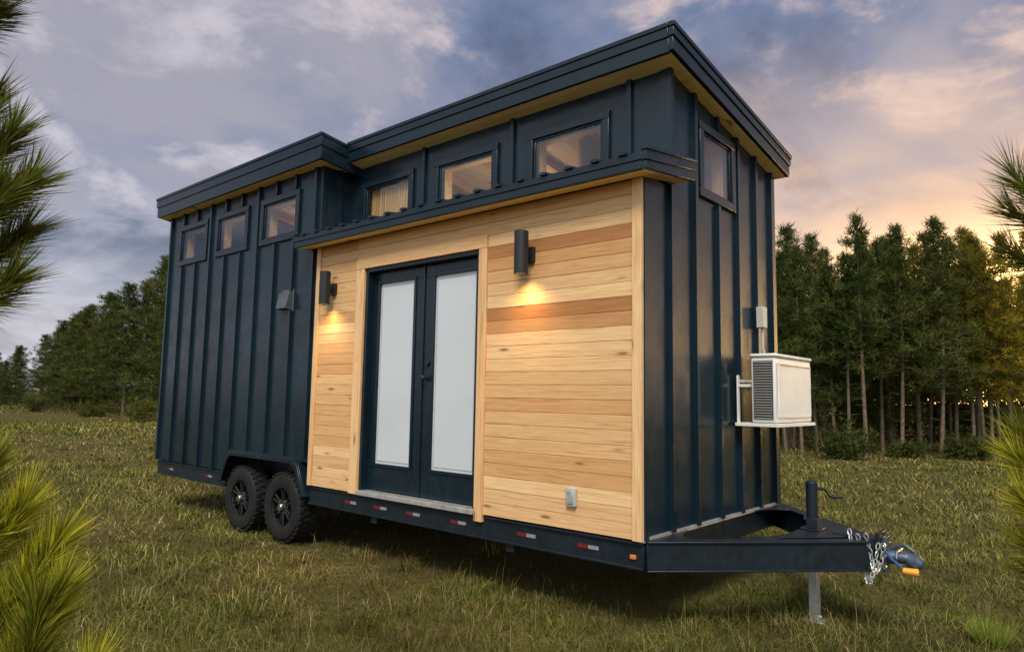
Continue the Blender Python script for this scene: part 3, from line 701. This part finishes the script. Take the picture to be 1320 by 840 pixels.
for i,(u,dep,vt,v) in enumerate(front):
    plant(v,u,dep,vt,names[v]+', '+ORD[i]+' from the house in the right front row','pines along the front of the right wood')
for i in range(32):
    u=random.uniform(905,1480); dep=random.uniform(23.5,31); v=random.choice([2,0,1,5,7,4,2])
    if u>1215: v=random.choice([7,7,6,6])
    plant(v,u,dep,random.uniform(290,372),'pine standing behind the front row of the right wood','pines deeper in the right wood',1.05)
for i in range(26):
    plant(random.choice([3,4,3]),930+i*21+random.uniform(-8,8),random.uniform(31,39),random.uniform(350,400),'low-branched pine at the back of the right wood','pines at the back of the right wood',1.3)
left=[(238,43,318,3),(212,45,330,4),(186,47,362,3),(166,46,366,1),(138,50,378,3),(112,52,398,4),(84,54,414,3),(58,56,432,1),(30,58,446,3),(2,60,455,4),(-30,62,462,3),(-62,64,470,4)]
for i,(u,dep,vt,v) in enumerate(left):
    plant(v,u,dep,vt,names[v]+', '+ORD[i]+' from the house in the left treeline','pines along the front of the left treeline',1.5)
for i in range(26):
    u=random.uniform(-110,250); dep=random.uniform(52,78); vt=340+(230-u)*.5+random.uniform(-8,40)
    plant(random.choice([3,4]),u,dep,min(vt,478),'dark pine standing behind the front of the left treeline','pines deeper in the left treeline',1.5)
# shrubs
def shrub(u,dep,h,rx,label,seed,col=(.075,.085,.022)):
    global rng
    rng=np.random.default_rng(seed); p=CP+dep*(Dv+Rv*(u-660)/FPX); z=float(gz(p[0],p[1]))
    root=empty('shrub',(p[0],p[1],z)); mb=MB(); Ps=[];Ds=[];Cs=[]
    for i in range(26):
        az=rng.uniform(0,6.28); r=rx*math.sqrt(rng.random()); hh=h*(1-.55*(r/rx)**2)*rng.uniform(.55,1.05)
        e=np.array([r*math.cos(az),r*math.sin(az),hh]); mb.path([(0,0,-.05),tuple(e*.5+np.array([0,0,.1*h])),tuple(e)],[.014,.008,.003],4,cap=False)
        m_=9; c=e*rng.uniform(.35,1.05,m_)[:,None]+rng.normal(size=(m_,3))*.12*h
        c[:,2]=np.maximum(c[:,2],.04); P=np.repeat(c,12,0)+rng.normal(size=(m_*12,3))*.06
        P[:,2]=np.maximum(P[:,2],.02)
        Ps.append(P);Ds.append(unit(rng.normal(size=(m_*12,3))+np.array([0,0,.4])));Cs.append(np.array(col)*np.repeat(rng.uniform(.5,1.5,m_),12)[:,None])
    P=np.concatenate(Ps);V,F,C=needles(P,np.concatenate(Ds),rng.uniform(.08,.17,len(P)),rng.uniform(.03,.06,len(P)),np.concatenate(Cs))
    mb.build('stem',BARK,root); np_obj('foliage',V,F,C,NEEDLE,root); tag(root,label,'shrub')
shrub(1082,19.6,1.05,.8,'rounded olive shrub at the foot of the right wood, nearest the house',31)
shrub(1240,20.5,.7,.7,'low wide shrub at the foot of the right wood, near the right edge',32)
shrub(1165,20.2,.45,.5,'small shrub between two larger ones below the right wood',36)
shrub(190,39,1.7,1.0,'yellow-green shrub in the meadow just left of the house',33,(.15,.145,.03))
shrub(60,47,1.3,1.9,'wide low shrub at the foot of the left treeline',34)
shrub(128,44,1.0,1.3,'small dark shrub at the foot of the left treeline, nearer the house',35)
# ------------------------------------------------------------------ near pine saplings
def sapling(base,height,shoots,label,seed):
    global rng
    rng=np.random.default_rng(seed); root=empty('pine_sapling',tuple(base))
    mb=MB(); b=np.array(base); tp=[(.03*math.sin(5*t),.03*math.sin(4*t),-.05+t*height) for t in np.linspace(0,1,8)]
    mb.path(tp,[.035*(1-t)+.008 for t in np.linspace(0,1,8)],10); mb.build('trunk',BARK,root)
    for (p0,p1,L,n,col) in shoots:
        p0=np.array(p0)-b; p1=np.array(p1)-b; hz=min(max(p0[2]-.12,.15),height*.97); t_=hz/height
        st=np.array([.03*math.sin(5*t_),.03*math.sin(4*t_),hz]); ctrl=p0-(p1-p0)*.5
        c1=[(1-t)**2*st+2*t*(1-t)*ctrl+t*t*p0 for t in np.linspace(0,1,8)]
        bend=np.array([0,0,.02]); m_=(p0+p1)/2-bend
        q=lambda t:((1-t)**2)[:,None]*p0+(2*t*(1-t))[:,None]*m_+(t*t)[:,None]*p1
        pts=c1+list(q(np.linspace(.15,1,6)))
        bm_=MB(); bm_.path([tuple(p) for p in pts],[.009*(1-t)+.0025 for t in np.linspace(0,1,len(pts))],7)
        br=bm_.build('branch',STEM,root)
        # needles in bundles of two, stiff and straight
        nb=n//2; t=np.repeat(rng.random(nb)**.75,2)
        P=q(t); T=unit(q(t+.03)-q(t-.03)); rad=np.repeat(rng.normal(size=(nb,3)),2,0); rad=unit(rad-T*(rad*T).sum(1,keepdims=True))
        sp=np.repeat(rng.uniform(.35,1.1,nb),2)*(1.1-.45*t)
        Dd=unit(T+rad*sp[:,None]+rng.normal(size=(nb*2,3))*.07+np.array([0,0,.05]))
        C=np.array(col)*np.repeat(rng.uniform(.3,1.6,nb),2)[:,None]
        yel=(rng.random(nb*2)<.3)[:,None]; C=np.where(yel,C*np.array([1.45,1.25,.8]),C)
        dry=(rng.random(nb*2)<.03)[:,None]; C=np.where(dry,np.array([.24,.14,.05]),C)
        V,F,C=needles(P,Dd,L*rng.uniform(.75,1.12,nb*2),rng.uniform(.0028,.0044,nb*2),C)
        np_obj('needle_tuft',V,F,C,FNEEDLE,br)
    tag(root,label,'young pine'); return root
GL=(.35,.355,.036); DK=(.12,.145,.03); MD=(.20,.22,.030)
bl=at(-300,420,1.42); bl[2]=gz(bl[0],bl[1])
sh=[]
for (a,b_,c_,d_,dp,col,n) in ((-60,770,30,655,1.35,GL,760),(-30,830,74,700,1.28,GL,820),(-10,900,76,762,1.24,GL,820),(-70,690,-12,600,1.4,MD,600),(20,930,50,782,1.2,MD,720),(70,965,118,868,1.22,GL,560),
      (-50,860,20,760,1.3,MD,700),(-90,740,-5,680,1.34,GL,640),(10,860,50,715,1.36,MD,640),(-20,930,30,840,1.22,GL,700),(-60,900,0,810,1.26,MD,640),
      (-60,250,16,170,1.42,DK,480),(-60,300,38,235,1.38,DK,520),(-70,360,32,300,1.42,DK,520),(-60,400,14,362,1.36,DK,480),(-50,200,-10,125,1.48,DK,400),(-80,330,0,250,1.33,DK,480),
      (-70,40,-12,20,1.46,DK,440),(-60,0,0,-20,1.42,DK,360)):
    sh.append((at(a,b_,dp),at(c_,d_,dp),.104,n,col))
sapling(bl,2.75,sh,'young pine with long needles reaching in at the left edge of the view',41)
brr=at(1540,420,2.2); brr[2]=gz(brr[0],brr[1])
sh=[]
for (a,b_,c_,d_,dp,col,n) in ((1380,310,1296,268,2.0,DK,230),(1380,360,1304,326,2.05,DK,230),(1375,300,1306,222,2.0,DK,210),(1390,270,1320,240,1.95,DK,190),
      (1380,650,1312,590,2.0,GL,520),(1390,700,1322,645,1.9,GL,520),(1380,605,1318,562,2.05,MD,420),(1400,745,1330,705,1.95,GL,460),(1400,780,1335,740,2.0,MD,400)):
    sh.append((at(a,b_,dp),at(c_,d_,dp),.125,n,col))
sapling(brr,2.9,sh,'young pine with upswept shoots at the right edge of the view',42)
# tuft bottom right
rng=np.random.default_rng(51); gp=ground_at(1278,832); n=700
ph2=rng.uniform(0,6.28,n); ln=rng.uniform(0,.8,n)
Dd=unit(np.stack([np.cos(ph2)*ln,np.sin(ph2)*ln,np.ones(n)],-1)); P=np.array([0,0,-.01])+np.stack([np.cos(ph2),np.sin(ph2),np.zeros(n)],-1)*(.08*np.sqrt(rng.random(n)))[:,None]
V,F,C=needles(P,Dd,rng.uniform(.1,.24,n),rng.uniform(.004,.006,n),np.array([.20,.24,.04])*rng.uniform(.5,1.5,n)[:,None])
tf=np_obj('grass_tuft',V,F,C,GRASSM,None,(gp[0],gp[1],float(gz(gp[0],gp[1])))); tag(tf,'bright green grass tuft in the lower right corner','grass tuft')
# ------------------------------------------------------------------ sky and light
w=bpy.data.worlds.new('World'); S.world=w; w.use_nodes=True; nt=w.node_tree; bg=nt.nodes['Background']
tc=nt.nodes.new('ShaderNodeTexCoord'); sp=nt.nodes.new('ShaderNodeSeparateXYZ'); nt.links.new(tc.outputs['Generated'],sp.inputs[0])
def mth(op,a,b=None,c=None,clamp=False):
    n=nt.nodes.new('ShaderNodeMath'); n.operation=op; n.use_clamp=clamp
    for i,val in enumerate((a,b,c)):
        if val is None: continue
        if hasattr(val,'is_linked'): nt.links.new(val,n.inputs[i])
        else: n.inputs[i].default_value=val
    return n.outputs[0]
def mrange(v,a,b,c=0,d=1):
    n=nt.nodes.new('ShaderNodeMapRange'); n.interpolation_type='SMOOTHSTEP'; nt.links.new(v,n.inputs[0])
    for i,val in enumerate((a,b,c,d)): n.inputs[i+1].default_value=val
    return n.outputs[0]
def dot(vec):
    n=nt.nodes.new('ShaderNodeVectorMath'); n.operation='DOT_PRODUCT'; nt.links.new(tc.outputs['Generated'],n.inputs[0]); n.inputs[1].default_value=vec; return n.outputs['Value']
z=sp.outputs[2]; zz=mth('ADD',mth('MAXIMUM',z,0.),.30)
cm=nt.nodes.new('ShaderNodeCombineXYZ'); nt.links.new(mth('DIVIDE',sp.outputs[0],zz),cm.inputs[0]); nt.links.new(mth('DIVIDE',sp.outputs[1],zz),cm.inputs[1])
n1=noise(nt,cm.outputs[0],1.35,7,.57,.4); n2=noise(nt,cm.outputs[0],2.9,8,.6,.35)
base=ramp(nt,mrange(z,0,.75),[(0,(.60,.60,.66)),(.22,(.36,.37,.47)),(.5,(.21,.25,.38)),(1,(.14,.19,.33))])
c=mixrgb(nt,mrange(n1,.47,.60,0,.85),base,(.40,.38,.44))
side=mrange(dot((-.05,.99,.0)),.35,.95)
c=mixrgb(nt,mth('MULTIPLY',mrange(n2,.50,.65,0,.9),mrange(n1,.40,.52)),c,mixrgb(nt,side,(.60,.57,.63),(.84,.62,.54)))
c=mixrgb(nt,mth('MULTIPLY',mrange(n1,.37,.50,.95,0),mrange(z,.05,.25)),c,(.080,.112,.195))
warm=mth('MULTIPLY',mrange(dot((-.17,.97,.16)),.70,.98),mrange(z,.14,.50,1,0))
c=mixrgb(nt,mth('MULTIPLY',warm,mrange(n2,.36,.6,.6,1)),c,(1.02,.66,.42))
glow=mth('MULTIPLY',mrange(dot((.05,.99,.06)),.86,1.0),mrange(z,.0,.27,1,0))
c=mixrgb(nt,mth('MULTIPLY',glow,.9),c,(5.5,3.2,1.05))
core=mth('MULTIPLY',mrange(dot((.02,.998,.05)),.965,1.0),mrange(z,.02,.22,1,0))
c=mixrgb(nt,core,c,(34.,20.,6.5))
bkf=mrange(dot((.55,-.80,.25)),-.15,.9)
c=mixrgb(nt,bkf,c,(.92,.97,1.02))
sky=nt.nodes.new('ShaderNodeTexSky'); sky.sky_type='NISHITA'; sky.sun_disc=False; sky.sun_elevation=math.radians(49); sky.sun_rotation=math.radians(150)
ss=nt.nodes.new('ShaderNodeVectorMath'); ss.operation='SCALE'; ss.inputs['Scale'].default_value=.006; nt.links.new(sky.outputs[0],ss.inputs[0])
ad=nt.nodes.new('ShaderNodeVectorMath'); ad.operation='ADD'; nt.links.new(c,ad.inputs[0]); nt.links.new(ss.outputs[0],ad.inputs[1])
nt.links.new(ad.outputs[0],bg.inputs[0]); bg.inputs[1].default_value=1.0
sl=bpy.data.lights.new('sun','SUN'); sl.energy=3.1; sl.angle=math.radians(20); sl.color=(1,.92,.81)
so=bpy.data.objects.new('sun',sl); COL.objects.link(so)
so.rotation_euler=Vector((-.42,.68,-.90)).to_track_quat('-Z','Y').to_euler()
